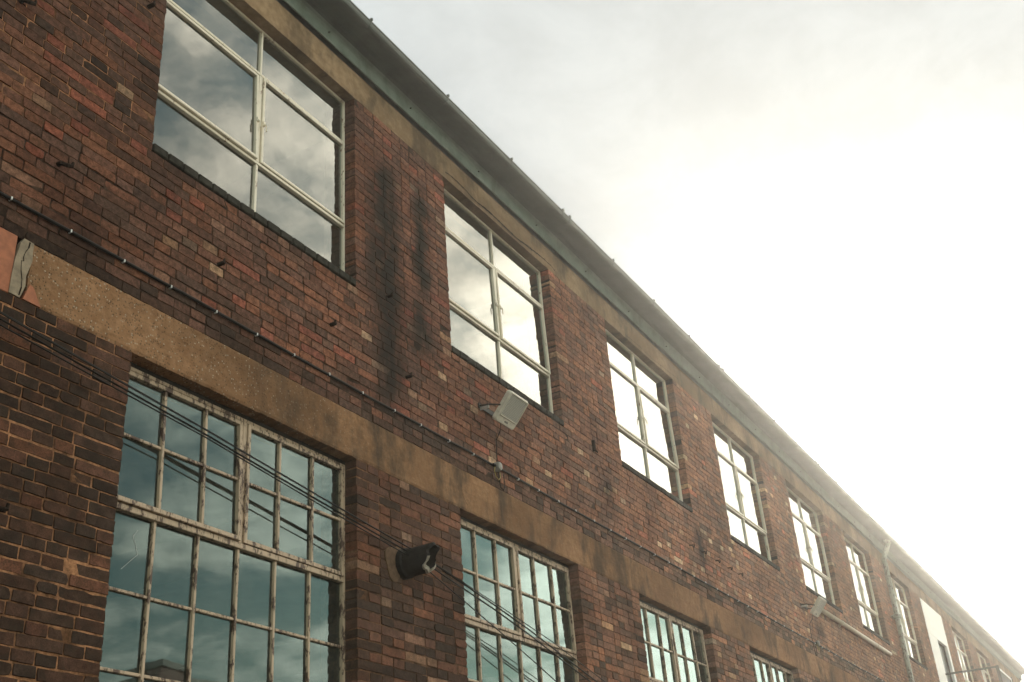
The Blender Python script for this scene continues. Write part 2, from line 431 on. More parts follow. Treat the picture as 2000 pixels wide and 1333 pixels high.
# concrete band over the lower windows: pitted face, ragged lower arris
def slab(name, mat, x0, x1, z0, z1, depth, amp, ragged, fx, nz, parent, front=0.):
    mb = MB(); xs = []; x = x0
    while x < x1: xs.append(x); x += fx(x)
    xs.append(x1)
    g = []
    for x in xs:
        colv = []
        for j in range(nz+1):
            z = z0 + (z1-z0)*j/nz
            d = front + amp*mnoise.noise(Vector((x*9, z*9, 1))) + amp*.7*mnoise.noise(Vector((x*31, z*31, 5)))
            if j == 0: z += ragged*(mnoise.noise(Vector((x*16, 2, 0))) + .8*mnoise.noise(Vector((x*60, 7, 0)))); d += .006
            if j == nz: d += .003
            colv.append(mb.vert(x, d, z))
        g.append(colv)
    for A, B in zip(g, g[1:]):
        for j in range(nz): mb.face((A[j], B[j], B[j+1], A[j+1]))
        # soffit and top
    lo = [mb.vert(x, depth, z0) for x in xs]; hi = [mb.vert(x, depth, z1) for x in xs]
    for i in range(len(xs)-1):
        mb.face((lo[i], lo[i+1], g[i+1][0], g[i][0])); mb.face((g[i][nz], g[i+1][nz], hi[i+1], hi[i])); mb.face((lo[i+1], lo[i], hi[i], hi[i+1]))
    mb.face([lo[0]] + g[0] + [hi[0]]); mb.face([hi[-1]] + g[-1][::-1] + [lo[-1]])
    return mb.build(name, mat, parent, smooth=False)
band = slab('concrete_band', M_BAND, 3.40, XR-.02, Z_LT, Z_BT, .33, .0045, .006, lambda x: .014 if x < 9 else (.03 if x < 20 else .12), 20, fac, -.002)
lint = slab('window_lintel', M_LINTEL, XL, XR-.02, Z_UT, Z_LIN, .33, .0025, .0025, lambda x: .03 if x < 18 else .12, 8, fac, -.004)
# left end of the band: a terracotta block, a smear of mortar and a crack
t_ = MB(); t_.bevel_box(XL, 3.296, -.003, .33, Z_LT-.002, Z_BT, .004); t_.build('terracotta_block', M_TERRA, fac)
def blob(pts, d, name, mat, parent, thick=.008):
    mb = MB(); a = [mb.vert(x, d, z) for x, z in pts]; b = [mb.vert(x, d+thick+.02, z) for x, z in pts]
    mb.face(a); n = len(pts)
    for i in range(n): mb.face((a[i], a[(i+1)%n], b[(i+1)%n], b[i]))
    return mb.build(name, mat, parent)
blob([(3.290,3.277),(3.36,3.274),(3.372,3.31),(3.385,3.36),(3.38,3.42),(3.392,3.47),(3.405,3.53),(3.40,3.60),(3.40,3.645),(3.335,3.648),(3.315,3.61),(3.308,3.55),(3.298,3.50),(3.292,3.42),(3.29,3.34)], -.008, 'mortar_patch', M_SMEAR, fac)
blob([(3.382,3.276),(3.50,3.272),(3.435,3.375),(3.41,3.38)], -.009, 'terracotta_chip', M_TERRA, fac)
def crack(pts, w, d, parent, name='crack'):
    mb = MB(); P = []
    for (x0, z0), (x1, z1) in zip(pts, pts[1:]):
        n = max(2, int(math.hypot(x1-x0, z1-z0)/.025))
        for i in range(n): P.append((x0+(x1-x0)*i/n + random.uniform(-.004,.004), z0+(z1-z0)*i/n + random.uniform(-.005,.005)))
    P.append(pts[-1])
    for (x0, z0), (x1, z1) in zip(P, P[1:]):
        q = w*random.uniform(.4, 1.2)
        mb.poly([(x0, d, z0-q), (x1, d, z1-q), (x1, d-.0005, z1+q*.6), (x0, d-.0005, z0+q*.6)])
    return mb.build(name, M_CRACK, parent)
mb = MB()
zz = [(3.372,3.640),(3.368,3.60),(3.352,3.565),(3.345,3.53),(3.350,3.505),(3.335,3.50),(3.342,3.44),(3.356,3.39),(3.36,3.34),(3.352,3.285)]
for (x0, z0), (x1, z1) in zip(zz, zz[1:]):
    q = random.uniform(.0015, .0045); mb.poly([(x0-q, -.0095, z0), (x1-q, -.0095, z1), (x1+q, -.010, z1), (x0+q, -.010, z0)])
mb.build('crack', M_CRACK, fac)
crack([(7.9,6.868),(8.05,6.884),(8.3,6.868),(8.44,6.838),(8.7,6.862),(8.97,6.856),(9.17,6.842),(9.37,6.83),(9.63,6.862),(9.93,6.88),(10.16,6.878),(10.25,6.85)], .010, -.0085, fac)
crack([(8.55,6.842),(8.8,6.85),(9.1,6.838),(9.3,6.826),(9.55,6.842),(9.8,6.868)], .008, -.0085, fac)
crack([(12.2,6.83),(12.6,6.845),(13.1,6.83),(13.7,6.86),(14.0,6.88)], .003, -.0085, fac)
crack([(7.9,3.45),(7.92,3.38),(7.98,3.33),(7.99,3.29)], .002, -.0085, fac)
crack([(12.6,3.62),(12.62,3.52),(12.60,3.40),(12.63,3.29)], .002, -.0085, fac)

# eaves: fascia that curves into a deep gutter
PROF = [(.045,7.125),(.050,7.132),(.050,7.235),(.054,7.275),(.066,7.308),(.085,7.328),(.11,7.338),(.15,7.338),(.20,7.328),(.25,7.314),(.29,7.305),(.318,7.305),(.337,7.314),(.346,7.333),(.347,7.356),(.353,7.362),(.353,7.374),(.345,7.379)]
ev = MB(); fa = MB()
seg = 2.54; x = XL
joints = [10.0 + 5.075*k for k in range(-2, 8)]
cuts = sorted([XL] + [j for j in joints if XL < j < XR] + [XR+.3])
for a, b in zip(cuts, cuts[1:]):
    fa.prism([(-p, z) for p, z in PROF[:5]], a+.001, b-.001, close=False)
    ring = [(-p, z) for p, z in PROF[4:]]
    ev.prism(ring, a+.002, b-.002, close=False)
    ev.prism([(-.345,7.379),(-.335,7.36),(-.30,7.352),(.12,7.40)], a+.002, b-.002, close=False)
    fa.prism([(-.045,7.125),(-.037,7.126),(-.037,7.335)], a+.001, b-.001, close=False)
    fa.prism([(.06,7.08),(.05,7.34),(-.037,7.336)], a+.002, b-.002, close=False)
ends = [(-p, z) for p, z in PROF] + [(.12,7.40),(.12,7.125)]
ev.poly([(XR+.298, d, z) for d, z in ends])
gut = ev.build('gutter', M_GUTTER, fac); fas = fa.build('fascia', M_EAVES, fac)
def strap(xc, w=.030, i0=7):
    mb = MB(); pr = PROF[i0:]
    for o, ww in ((.005, w),):
        A = [(-p-(.004 if z < 7.31 else .005), z-(.004 if z < 7.32 else 0)) for p, z in pr]
        B = [(-p, z+.002) for p, z in pr]
        mb.prism(A + B[::-1], xc-ww/2, xc+ww/2)
    # the turned-over end hooks above the lip
    mb.box(xc-w/2, xc+w/2, -.366, -.335, 7.374, 7.398)
    return mb.build('gutter_strap', M_GUTTER, gut)
for j in joints:
    if XL < j < XR: strap(j-.085); strap(j+.085)
    for q in (1.27, 2.54, 3.80):
        if XL < j+q < XR: strap(j+q, .018, 9)
b0 = None
for k in range(-2, 33):
    xb = 7.235 + 1.27*k
    if not XL < xb < XR: continue
    if b0 is None:
        m_ = MB(); m_.tube([(xb, -.066, 7.215), (xb, -.045, 7.215)], [.007, .009], 8); b0 = m_.build('fascia_bolt', M_IRON, fas, loc=(xb, -.05, 7.215)); xb0 = xb
    else: copy_tree(b0, Vector((xb-xb0, 0, 0)), fas)
rf = MB(); rf.prism([(.10,7.40),(6.2,9.4),(12.2,7.4),(12.2,7.15),(.10,7.12)], XL, XR+.25); roof = rf.build('roof', M_ROOF, fac)

# floors and back walls inside: what shows dimly through the panes
ins = MB()
ins.box(XL, XR, 11.8, 12.2, -ZC, 7.1); ins.box(XL, XL+.3, .35, 11.8, -ZC, 7.1); ins.box(XR-.3, XR-.005, .35, 11.8, -ZC, 7.1)
ins.box(XL+.3, XR-.3, .35, 11.8, 3.30, 3.62); ins.box(XL+.3, XR-.3, .35, 11.8, 6.98, 7.09)
for k in range(12):
    xk = 3.3 + 3.72*k
    ins.box(xk-.12, xk+.12, .36, 11.7, 6.6, 6.97); ins.box(xk-.12, xk+.12, .36, 11.7, 2.9, 3.29)
ins.build('interior', M_DARKIN, fac)

# ------------------------------------------------------------------ windows
def bar(mb, x0, x1, z0, z1, d0, d1, M=None): mb.bevel_box(x0, x1, d0, d1, z0, z1, .003, None, M)
def casement(win, l, r, z0, z1, tilt, mat, bars_x=(), bars_z=(), fw=.034, d0=.082, d1=.118, hinge='top', name='casement', twist=0.):
    """a framed opening sash; tilt swings its free edge out (radians)"""
    ax = z1 if hinge == 'top' else z0
    piv = Vector(((l+r)/2, .10, (z0+z1)/2))
    M = Matrix.Translation(piv) @ Matrix.Rotation(tilt, 4, 'X') @ Matrix.Rotation(twist, 4, 'Z') @ Matrix.Translation(-piv)
    mb = MB()
    bar(mb, l, l+fw, z0, z1, d0, d1, M); bar(mb, r-fw, r, z0, z1, d0, d1, M)
    bar(mb, l+fw, r-fw, z0, z0+fw, d0, d1, M); bar(mb, l+fw, r-fw, z1-fw, z1, d0, d1, M)
    for bx in bars_x: bar(mb, bx-.011, bx+.011, z0+fw, z1-fw, d0+.006, d1-.002, M)
    xs = [l+fw] + [q for q in bars_x] + [r-fw]
    for bz in bars_z:
        for a, b in zip(xs, xs[1:]):
            bar(mb, a+(.011 if a != l+fw else 0), b-(.011 if b != r-fw else 0), bz-.010, bz+.010, d0+.010, d1-.002, M)
    mb.build(name, mat, win)
    return M
def panes(mb, xs, zs, d, M=None, wob=.0022):
    for a, b in zip(xs, xs[1:]):
        for c, e in zip(zs, zs[1:]):
            tx, tz = random.uniform(-wob, wob), random.uniform(-wob, wob)
            P = []
            for (x, z) in ((a,c),(b,c),(b,e),(a,e)):
                p = Vector((x, d + (x-(a+b)/2)*tx + (z-(c+e)/2)*tz, z)); P.append(tuple(M @ p) if M is not None else tuple(p))
            mb.poly(P)
def upper_window(l, r, k):
    f = MB(); F0, F1 = .104, .140
    fw = .022; m = (l+r)/2 + .004; T1, T2 = 6.312, 5.425; zb, zt = Z_UB+.004, Z_UT-.002
    bar(f, l+.004, l+fw, zb, zt, F0, F1); bar(f, r-fw, r-.004, zb, zt, F0, F1)
    bar(f, l+fw, r-fw, zt-fw, zt, F0, F1); bar(f, l+fw, r-fw, zb, zb+.02, F0, F1)
    for tz in (T1, T2): bar(f, l+fw, r-fw, tz-.013, tz+.013, F0-.006, F1)
    bar(f, m-.013, m+.013, zb+.02, T2-.013, F0, F1); bar(f, m-.019, m+.019, T2+.013, T1-.013, F0-.004, F1); bar(f, m-.011, m+.011, T1+.013, zt-fw, F0, F1)
    w = f.build('window', M_CREAM, fac, loc=((l+r)/2, .1, zb))
    g = MB(); gd = .128
    panes(g, [l+fw, m, r-fw], [zb+.015, T2-.015], gd); panes(g, [l+fw, m, r-fw], [T1+.015, zt-fw], gd)
    rr = random.Random(k*5+1)
    tl = [.030, .022, .004, .003, .008, .002, .004, 0, .003, .004, .002][k]; tr = [.003, .018, .022, .004, .003, .006, .003, 0, .003, .003, .002][k]
    for (a, b, t) in ((l+fw+.004, m-.023, tl), (m+.023, r-fw-.004, tr)):
        M = casement(w, a, b, T2+.016, T1-.016, -t, M_CREAM, fw=.026, d0=.088, d1=.124)
        panes(g, [a+.022, b-.022], [T2+.038, T1-.038], .113, M, .001)
    g.build('glass', M_GLASS, w)
    for xx in (m-.036, m+.036):
        h = MB()
        h.bevel_box(xx-.012, xx+.012, .074, .090, 5.80, 5.845, .003); h.tube([(xx, .08, 5.825), (xx+.004, .062, 5.80), (xx+.006, .06, 5.74)], .006, 6)
        h.build('window_catch', M_CREAM, w)
    s = MB(); x = l
    while x < r - .02:
        e = min(r, x + .1425*random.uniform(.96, 1.04))
        if r - e < .06: e = r
        j = random.uniform(-.003, .003)
        s.bevel_box(x+.004, e-.004, -.012+j, .10, Z_SILL+.006, Z_UB+.001*random.uniform(-1, 1)-.001, .006)
        x = e
    s.build('sill', M_SILL, w)
    return w
for k, (l, r) in enumerate(UP):
    if k != DOOR: upper_window(l, r, k)
def lower_window(l, r, k):
    f = MB(); F0, F1 = .102, .142; fw = .032
    m = (l+r)/2 + .002; p = (m - (l+.035))/3
    zt = Z_LT - .030; zb = Z_LB + .03; T = 2.346
    bar(f, l+.004, l+fw, zb, zt, F0, F1); bar(f, r-fw, r-.004, zb, zt, F0, F1)
    bar(f, l+fw, r-fw, zt-.026, zt, F0, F1); bar(f, l+fw, r-fw, zb, zb+.04, F0, F1)
    bar(f, l+fw, r-fw, T-.022, T+.016, F0-.008, F1)
    bar(f, m-.018, m+.018, T+.016, zt-.026, F0-.002, F1)
    rows = [1.865, 1.42, .975, .53]
    xs = [m+p*i for i in range(-2, 3)]
    for bx in xs: bar(f, bx-.0105, bx+.0105, zb+.04, T-.022, F0+.008, F1-.004)
    xe = [l+fw] + xs + [r-fw]
    for bz in rows:
        for i, (a, b) in enumerate(zip(xe, xe[1:])):
            o = random.uniform(-.004, .004)
            bar(f, a+(.0105 if i else 0), b-(.0105 if i < 5 else 0), bz-.0095+o, bz+.0095+o, F0+.012, F1-.004)
    w = f.build('window', M_OLDPAINT, fac, loc=((l+r)/2, .1, zb))
    hp = MB(); hp.bevel_box(l+.003, r-.003, .106, .20, zt+.001, Z_LT+.003, .002); hp.build('head_strip', M_STEEL, w)  # dark strip closing the gap over the frame head
    g = MB(); zr = [zb+.04] + rows[::-1] + [T-.022]
    panes(g, xe, zr, .132, None, .006)
    tl = [.030, .010, .006, .01, .01][k]; tr = [.004, .016, .02, .01, .01][k]
    for (a, b, t, s) in ((l+fw+.003, m-.021, tl, -1), (m+.021, r-fw-.003, tr, 1)):
        bx = [m + s*p*1, m + s*p*2]; bx.sort()
        z0, z1 = T+.020, zt-.029
        M = casement(w, a, b, z0, z1, -t, M_OLDPAINT, bx, [(z0+z1)/2+.0], fw=.030, d0=.088, d1=.128)
        panes(g, [a+.026] + bx + [b-.026], [z0+.026, (z0+z1)/2, z1-.026], .117, M, .003)
    g.build('glass', M_OLDGLASS, w)
    if k == 0:
        ck = MB(); ck.tube([(4.46,.129,2.25),(4.425,.129,2.20),(4.45,.129,2.16),(4.472,.129,2.10),(4.43,.129,2.06),(4.36,.129,1.99)], .0009, 5); ck.build('glass_crack', M_WHITE, w)
    s = MB(); s.bevel_box(l+.004, r-.004, -.02, .12, Z_LB-.06, Z_LB+.02, .008); s.build('sill', M_SILL, w)
for k, (l, r) in enumerate(LO): lower_window(l, r, k)

# the white fire-exit panel that replaces one upper window
l, r = UP[DOOR]
d = MB(); d.bevel_box(l+.004, r-.004, -.008, .06, 5.93, Z_UT-.004, .004); d.bevel_box(l+.004, 30.98, -.008, .06, Z_SILL-.9, 5.93, .004); d.bevel_box(32.24, r-.004, -.008, .06, Z_SILL-.9, 5.93, .004)
dr = d.build('fire_exit_surround', M_DOORPAINT, fac)
d = MB(); d.bevel_box(30.985, 32.235, .10, .14, Z_SILL-.9, 5.925, .004); d.build('door', M_DOORGLASS, dr)
d = MB(); d.tube([(31.15,.09,5.0),(31.15,.05,5.0),(31.15,.05,5.25),(31.15,.09,5.25)], .01, 6); d.build('handle', M_ZINC, dr)

# downpipe
dp = MB()
dp.tube([(26.0,-.22,7.31),(26.0,-.22,7.22),(25.93,-.17,7.08),(25.84,-.12,6.96),(25.80,-.105,6.85),(25.74,-.105,5.0),(25.72,-.105,2.0),(25.70,-.105,-ZC)], .056, 14)
dpo = dp.build('downpipe', M_PIPE, fac, smooth=True)
c_ = MB(); c_.tube([(26.0,-.22,7.335),(26.0,-.22,7.24)], .085, 14); c_.build('hopper', M_PIPE, dpo)
for zc in (5.55, 2.6):
    c_ = MB(); c_.tube([(25.757,-.105,zc-.05),(25.757,-.105,zc-.04),(25.757,-.105,zc+.04),(25.757,-.105,zc+.05)], [.066,.092,.092,.066], 14)
    c_.bevel_box(25.64, 25.875, -.06, -.004, zc-.02, zc+.02, .004); c_.build('pipe_collar', M_PIPE, dpo)

# ------------------------------------------------------------------ things on the wall
def floodlight(xc, dw, zb, label):
    root = tag(empty('floodlight', xc, 0, zb), label, 'floodlight', 'floodlights on the factory wall')
    W2, Hh = .168, .314; A = math.radians(39.6)
    M = Matrix.Translation((xc, dw, zb)) @ Matrix.Rotation(A, 4, 'X')     # local: x across, y depth (front is -y), z up the face
    def rounded(w, z0, z1, rad, d0, d1, mb, inset=.008):
        P = []
        for cx, cz, a0 in ((w-rad, z0+rad, -90), (w-rad, z1-rad, 0), (-w+rad, z1-rad, 90), (-w+rad, z0+rad, 180)):
            for i in range(5):
                a = math.radians(a0 + 22.5*i); P.append((cx+rad*math.cos(a), cz+rad*math.sin(a)))
        def ring(k, dd):
            return [mb.vert(*(M @ Vector((x*(1-k/w), dd, (z0+z1)/2+(z-(z0+z1)/2)*(1-k/((z1-z0)/2)))))) for x, z in P]
        R = [ring(inset, d0), ring(0, d0+inset), ring(0, d1-inset), ring(inset*2, d1)]
        for Aa, B in zip(R, R[1:]):
            for i in range(len(P)): mb.face((Aa[i], Aa[(i+1)%len(P)], B[(i+1)%len(P)], B[i]))
        mb.face(R[0]); mb.face(R[-1][::-1])
    h = MB(); rounded(W2, 0, Hh, .03, -.012, .045, h)
    hs = h.build('housing', M_LAMP, root)
    # the raised rim round the lens
    rim = MB()
    for (a, b, c, e) in ((-W2+.012, -W2+.022, .075, Hh-.012), (W2-.022, W2-.012, .075, Hh-.012), (-W2+.022, W2-.022, Hh-.022, Hh-.012), (-W2+.022, W2-.022, .066, .078)):
        rim.bevel_box(a, b, -.021, -.010, c, e, .003, None, M)
    rim.build('lens_rim', M_LAMP, root)
    le = MB(); nx, nz = 18, 16; x0, x1, z0, z1 = -W2+.024, W2-.024, .082, Hh-.024
    lp = MB(); lp.box(x0, x1, -.0145, -.011, z0, z1, None, M); lp.build('lens_plate', M_GREY, root)
    for i in range(nx):
        for j in range(nz):
            a = x0+(x1-x0)*(i+.16)/nx; b = x0+(x1-x0)*(i+.84)/nx; c = z0+(z1-z0)*(j+.16)/nz; e = z0+(z1-z0)*(j+.84)/nz
            i4 = [le.vert(*(M @ Vector(p))) for p in ((a,-.0148,c),(b,-.0148,c),(b,-.0148,e),(a,-.0148,e))]
            tp = le.vert(*(M @ Vector(((a+b)/2, -.0185, (c+e)/2))))
            for q in range(4): le.face((i4[q], i4[(q+1)%4], tp))
    le.build('lens', M_LAMPGLASS, root)
    bd = MB(); bd.bevel_box(-.03, .03, -.0155, -.0115, .028, .046, .0015, None, M); bd.build('badge', M_GREY, root)
    br = MB()
    for s in (-1, 1):
        p0 = M @ Vector((s*(W2+.006), .02, .15)); 
        br.tube([tuple(p0), (xc+s*(W2+.006), -.10, zb+.17), (xc+s*(W2+.006), -.012, zb+.18)], .009, 6)
    br.bevel_box(xc-W2-.03, xc+W2+.03, -.012, -.003, zb+.155, zb+.205, .002)
    br.build('bracket', M_STEEL, root)
    pl = MB(); pl.bevel_box(xc-W2-.012, xc-W2-.004, -.11, -.012, zb+.13, zb+.16, .002)
    pl.build('slotted_strip', M_ZINC, root)
    cb = MB(); e0 = M @ Vector((0, .05, .02))
    cb.tube([tuple(e0), (xc+.02, -.10, zb-.04), (xc+.06, -.03, zb-.10), (xc+.07, -.02, zb-.2), (xc+.066, -.018, 3.87), (xc+.085, -.018, 3.74), (xc+.10, -.02, 3.66), (xc+.145, -.025, 3.64), (xc+.165, -.03, 3.70), (xc+.15, -.03, 3.80)], .0045, 6)
    cb.build('cord', M_BLACK, root)
    return root
floodlight(8.477, -.15, 4.217, 'pale LED floodlight close under the sill of the second upper window')
floodlight(18.523, -.15, 4.245, 'small distant floodlight above the start of the cream conduit')

def junction_box(x, z, label):
    root = tag(empty('junction_box', x, 0, z), label, 'junction box', 'junction boxes on the wall cable')
    b = MB(); b.tube([(x, -.004, z), (x, -.035, z), (x, -.055, z), (x, -.062, z)], [.046, .046, .038, .015], 16); b.build('cover', M_GREY, root)
    for q in (-1, 1):
        s = MB(); s.tube([(x+q*.044, -.022, z), (x+q*.085, -.022, z)], [.017, .013], 10); s.build('cable_gland', M_BLACK, root)
    y = MB(); y.tube([(x-.05, -.024, z-.01), (x-.075, -.03, z-.06), (x-.06, -.035, z-.12), (x-.01, -.035, z-.135), (x+.03, -.03, z-.10), (x+.035, -.026, z-.05)], .004, 6); y.build('loose_wire', M_YELLOW, root)
    return root
junction_box(8.538, 3.85, 'round grey junction box below the nearer floodlight')
junction_box(18.857, 3.868, 'tiny round junction box below the distant floodlight')

wc = tag(empty('wall_cable', 3, 0, 3.84), 'black cable pinned along the brickwork just above the concrete band', 'cable')
c_ = MB(); path = []; x = XL
CLIPS = []
k = 0
while x < 47:
    path.append((x, -.016, 3.843 + .0012*(x-3)*.5 + .004*math.sin(x*1.7) + random.uniform(-.0025,.0025))); x += .205
c_.tube(path, .0105, 8); c_.build('cable', M_BLACK, wc, smooth=True)
ck = MB(); q0 = MB()
def clip_mesh():
    mb = MB(); mb.bevel_box(-.005, .005, -.029, -.003, -.012, .010, .002)
    return mb
cm = clip_mesh(); first = None
for i in range(105):
    x = 3.204 + .4085*i
    if x > 44: break
    if abs(x-8.538) < .11 or abs(x-18.857) < .11: continue
    z = 3.843 + .0006*(x-3)
    if first is None:
        o = MB(); o.v = [(a+x, b, c+z) for a, b, c in cm.v]; o.f = cm.f; o.c = cm.c
        first = o.build('cable_clip', M_WHITE, wc, loc=(x, 0, z)); continue
    copy_tree(first, Vector((x-3.204+random.uniform(-.02,.02), 0, z-(3.843+.0006*.204)+random.uniform(-.002,.002))), wc)

cd = tag(empty('conduit', 19.4, 0, 4.53), 'cream horizontal conduit tube below the far upper windows', 'conduit')
c_ = MB(); c_.tube([(19.45,-.06,4.523),(24.33,-.06,4.527)], .04, 14); c_.build('tube', M_CONDUIT, cd, smooth=True)
for xx in (20.69, 23.24):
    c_ = MB(); c_.tube([(xx-.03,-.06,4.525),(xx+.03,-.06,4.525)], .046, 14); c_.bevel_box(xx-.02, xx+.02, -.03, -.003, 4.46, 4.59, .003); c_.build('saddle', M_CONDUIT, cd)
c_ = MB(); c_.tube([(24.33,-.06,4.527),(24.36,-.06,4.527),(24.38,-.06,4.527)], [.043,.043,.02], 14); c_.build('end_cap', M_CONDUIT, cd)

# broken cast-iron pipe stub
PX, PZ = 6.99, 2.575
st = tag(empty('pipe_stub', PX, 0, PZ), 'broken black cast iron pipe stub jutting from the pier', 'pipe')
mb = MB(); n = 36; Ro, Ri = .108, .090
rnd = random.Random(3)
edge = [(-.275 - .05*math.sin(2*math.pi*i/n*1 - .6) + .014*math.sin(i*.9) + rnd.uniform(-.006,.006)) for i in range(n)]
def circ(rad, dep, k=0): return [mb.vert(PX+rad*math.cos(2*math.pi*i/n), (dep[i] if isinstance(dep, list) else dep), PZ+rad*math.sin(2*math.pi*i/n)) for i in range(n)]
R = [circ(Ro*1.10, .02), circ(Ro*1.10, -.05), circ(Ro, -.065), circ(Ro, -.16)]
oe = circ(Ro, [e+.012 for e in edge]); ie = circ(Ri, edge); ib = circ(Ri*.98, .05)
R += [oe, ie, ib]
for A, B in zip(R, R[1:]):
    for i in range(n): mb.face((A[i], A[(i+1)%n], B[(i+1)%n], B[i]))
mb.face(ib)
mb.build('pipe', M_CASTIRON, st)
mb = MB()                                          # pale chipped lip along the broken rim
for i in range(19, 35):
    j = (i+1) % n
    def pt(rad, i, e): return (PX+rad*math.cos(2*math.pi*i/n), e, PZ+rad*math.sin(2*math.pi*i/n))
    w1 = .03*math.sin(math.pi*(i-19)/16)+.006; w2 = .03*math.sin(math.pi*(i-18)/16)+.006
    a, b = edge[i]-.004, edge[j]-.004
    P = [pt(Ri-.004, i, a), pt(Ri-.004, j, b), pt(Ro+.003, j, b+.012), pt(Ro+.003, i, a+.012)]
    mb.poly(P); mb.poly([P[3], P[2], pt(Ro+.003, j, b+w2), pt(Ro+.003, i, a+w1)]); 
mb.build('chipped_rim', M_CHIP, st)
P = []
for i in range(26):
    a = 2*math.pi*i/26; rr = .135 + .035*math.sin(a*2+1) + .022*math.sin(a*5) + (.05 if math.cos(a) < -.3 else 0)
    P.append((PX-.03+rr*math.cos(a), PZ+.0+rr*math.sin(a)*.95))
mbp = MB(); a_ = [mbp.vert(x, -.009-.004*random.random(), z) for x, z in P]; b_ = [mbp.vert(x, .01, z) for x, z in P]; mbp.face(a_)
for i in range(26): mbp.face((a_[i], a_[(i+1)%26], b_[(i+1)%26], b_[i]))
mbp.build('cement_collar', mat_plain('patched_cement', (.15,.085,.045), .95, .3, 25), st)

# iron stubs and hooks left in the brickwork
def iron_stub(x, z, label, kind):
    root = MB()
    if kind == 0:   # bent bar
        root.tube([(x-.02, .01, z), (x-.02, -.035, z-.004), (x+.01, -.05, z-.010), (x+.04, -.055, z-.002), (x+.045, -.055, z+.028)], [.016,.016,.014,.012,.009], 8)
    elif kind == 1: # short peg
        root.tube([(x, .01, z), (x, -.045, z-.004), (x, -.06, z-.006)], [.016,.016,.010], 8)
        root.tube([(x, -.045, z-.004), (x+.004, -.05, z+.03)], [.012,.006], 6)
    elif kind == 2: # flat holdfast, hanging
        root.bevel_box(x-.012, x+.012, -.035, .01, z-.07, z+.06, .004); root.tube([(x, -.03, z-.06), (x+.02, -.05, z-.09)], [.014,.008], 6)
    else:           # open hook
        root.tube([(x, .01, z), (x, -.05, z)] + [(x+.028-.028*math.cos(a), -.05, z-.028*math.sin(a)) for a in (.6,1.3,2.0,2.7,3.4,4.0)], .0065, 6)
    o = root.build('iron_stub', M_IRON, None, loc=(x, 0, z))
    return tag(o, label, 'iron stub', 'old iron stubs in the brickwork')
iron_stub(4.02, 5.97, 'iron peg high beside the top left corner of the first upper window', 1)
iron_stub(3.50, 4.256, 'bent black iron bar standing out of bricks left of the first upper window', 0)
iron_stub(3.08, 5.23, 'thick iron lump near the upper left corner of the wall', 0)
iron_stub(4.847, 4.235, 'iron peg midway between first upper window sill and wall cable', 1)
iron_stub(6.078, 4.295, 'iron peg below the right end of the first upper window sill', 1)
iron_stub(6.859, 4.915, 'iron peg at the foot of the soot streaks on the brick pier', 1)
iron_stub(7.112, 4.24, 'iron peg left of and below the second upper window', 1)
iron_stub(10.786, 4.797, 'flat hanging iron holdfast between the second and third upper windows', 2)
for i, (x, z) in enumerate(((13.471,4.267),(13.905,4.279),(14.411,4.274),(14.888,4.279),(15.325,4.285))):
    nm = ('first', 'second', 'third', 'fourth', 'last')[i]
    iron_stub(x, z, nm + ' iron hook from the left in the row of five above the wall cable', 3)
iron_stub(3.40, 2.063, 'dark iron bar at the left edge of the lower wall', 0)

# overhead wires, sagging a little, held at the pipe stub
def wire(pts, rad, label, rungs=14):
    mb = MB(); P = []
    for (a, b) in zip(pts, pts[1:]):
        for i in range(rungs):
            t = i/rungs; s = -.10*4*t*(1-t)*((b[0]-a[0])/10)**2
            P.append(tuple(a[j]+(b[j]-a[j])*t for j in range(2)) + (a[2]+(b[2]-a[2])*t + s,))
    P.append(pts[-1])
    o = mb; o.tube(P, rad, 8)
    ob = o.build('overhead_wire', M_BLACK, None, smooth=True)
    return tag(ob, label, 'wire', 'wires slung along the wall')
"""WIRES"""
def wz(p0, p1, x): return p0[1] + (p1[1]-p0[1])*(x-p0[0])/(p1[0]-p0[0])
A0, A1 = (4.719, 2.914), (5.716, 2.798)
wire([(0.2,-.10,3.44),(4.72,-.102,2.917),(7.0,-.118,2.655),(8.144,-.135,2.445),(8.70,-.138,2.338),(14.0,-.16,1.25)], .0062, 'thick black wire, uppermost of those crossing the first lower window')
wire([(0.2,-.085,3.405),(4.72,-.09,2.893),(7.0,-.10,2.63),(8.144,-.12,2.418),(8.70,-.125,2.305),(14.0,-.15,1.19)], .0062, 'thick black wire running just under the uppermost wire')
wire([(0.2,-.11,3.425),(4.72,-.115,2.905),(7.0,-.13,2.648),(8.3,-.14,2.438),(9.1,-.145,2.30),(14.0,-.17,1.33)], .004, 'thin black wire bundled beside the two thick wires')
wire([(0.2,-.105,3.33),(4.72,-.11,2.86),(7.0,-.12,2.585),(8.262,-.065,2.283),(8.9,-.06,2.10),(14.0,-.06,.62)], .0048, 'thin black wire hanging lowest, apart from the bundle')

# fire-escape landing with a framed screen
fe = tag(empty('fire_escape', 31.5, -.6, 4.0), 'steel fire escape landing with white framed screen outside the exit', 'fire escape')
f_ = MB(); f_.box(30.7, 33.2, -1.3, -.01, 3.80, 3.86); f_.build('platform', M_STEEL, fe)
f_ = MB(); f_.tube([(30.92,-.0,5.03),(30.95,-1.25,5.02)], .024, 8); f_.tube([(30.92,-.0,4.55),(30.95,-1.25,4.55)], .02, 8); f_.build('rail', M_STEEL, fe)
for xx in (30.95, 33.1):
    f_ = MB(); f_.bevel_box(xx-.03, xx+.03, -1.30, -1.22, 3.86, 5.05, .004); f_.build('post', M_STEEL, fe)
f_ = MB()
for (a, b, c, e) in ((31.0,33.05,4.965,5.01),(31.0,33.05,3.95,3.99),(31.0,31.045,3.99,4.965),(33.005,33.05,3.99,4.965)): f_.bevel_box(a, b, -1.285, -1.25, c, e, .003)
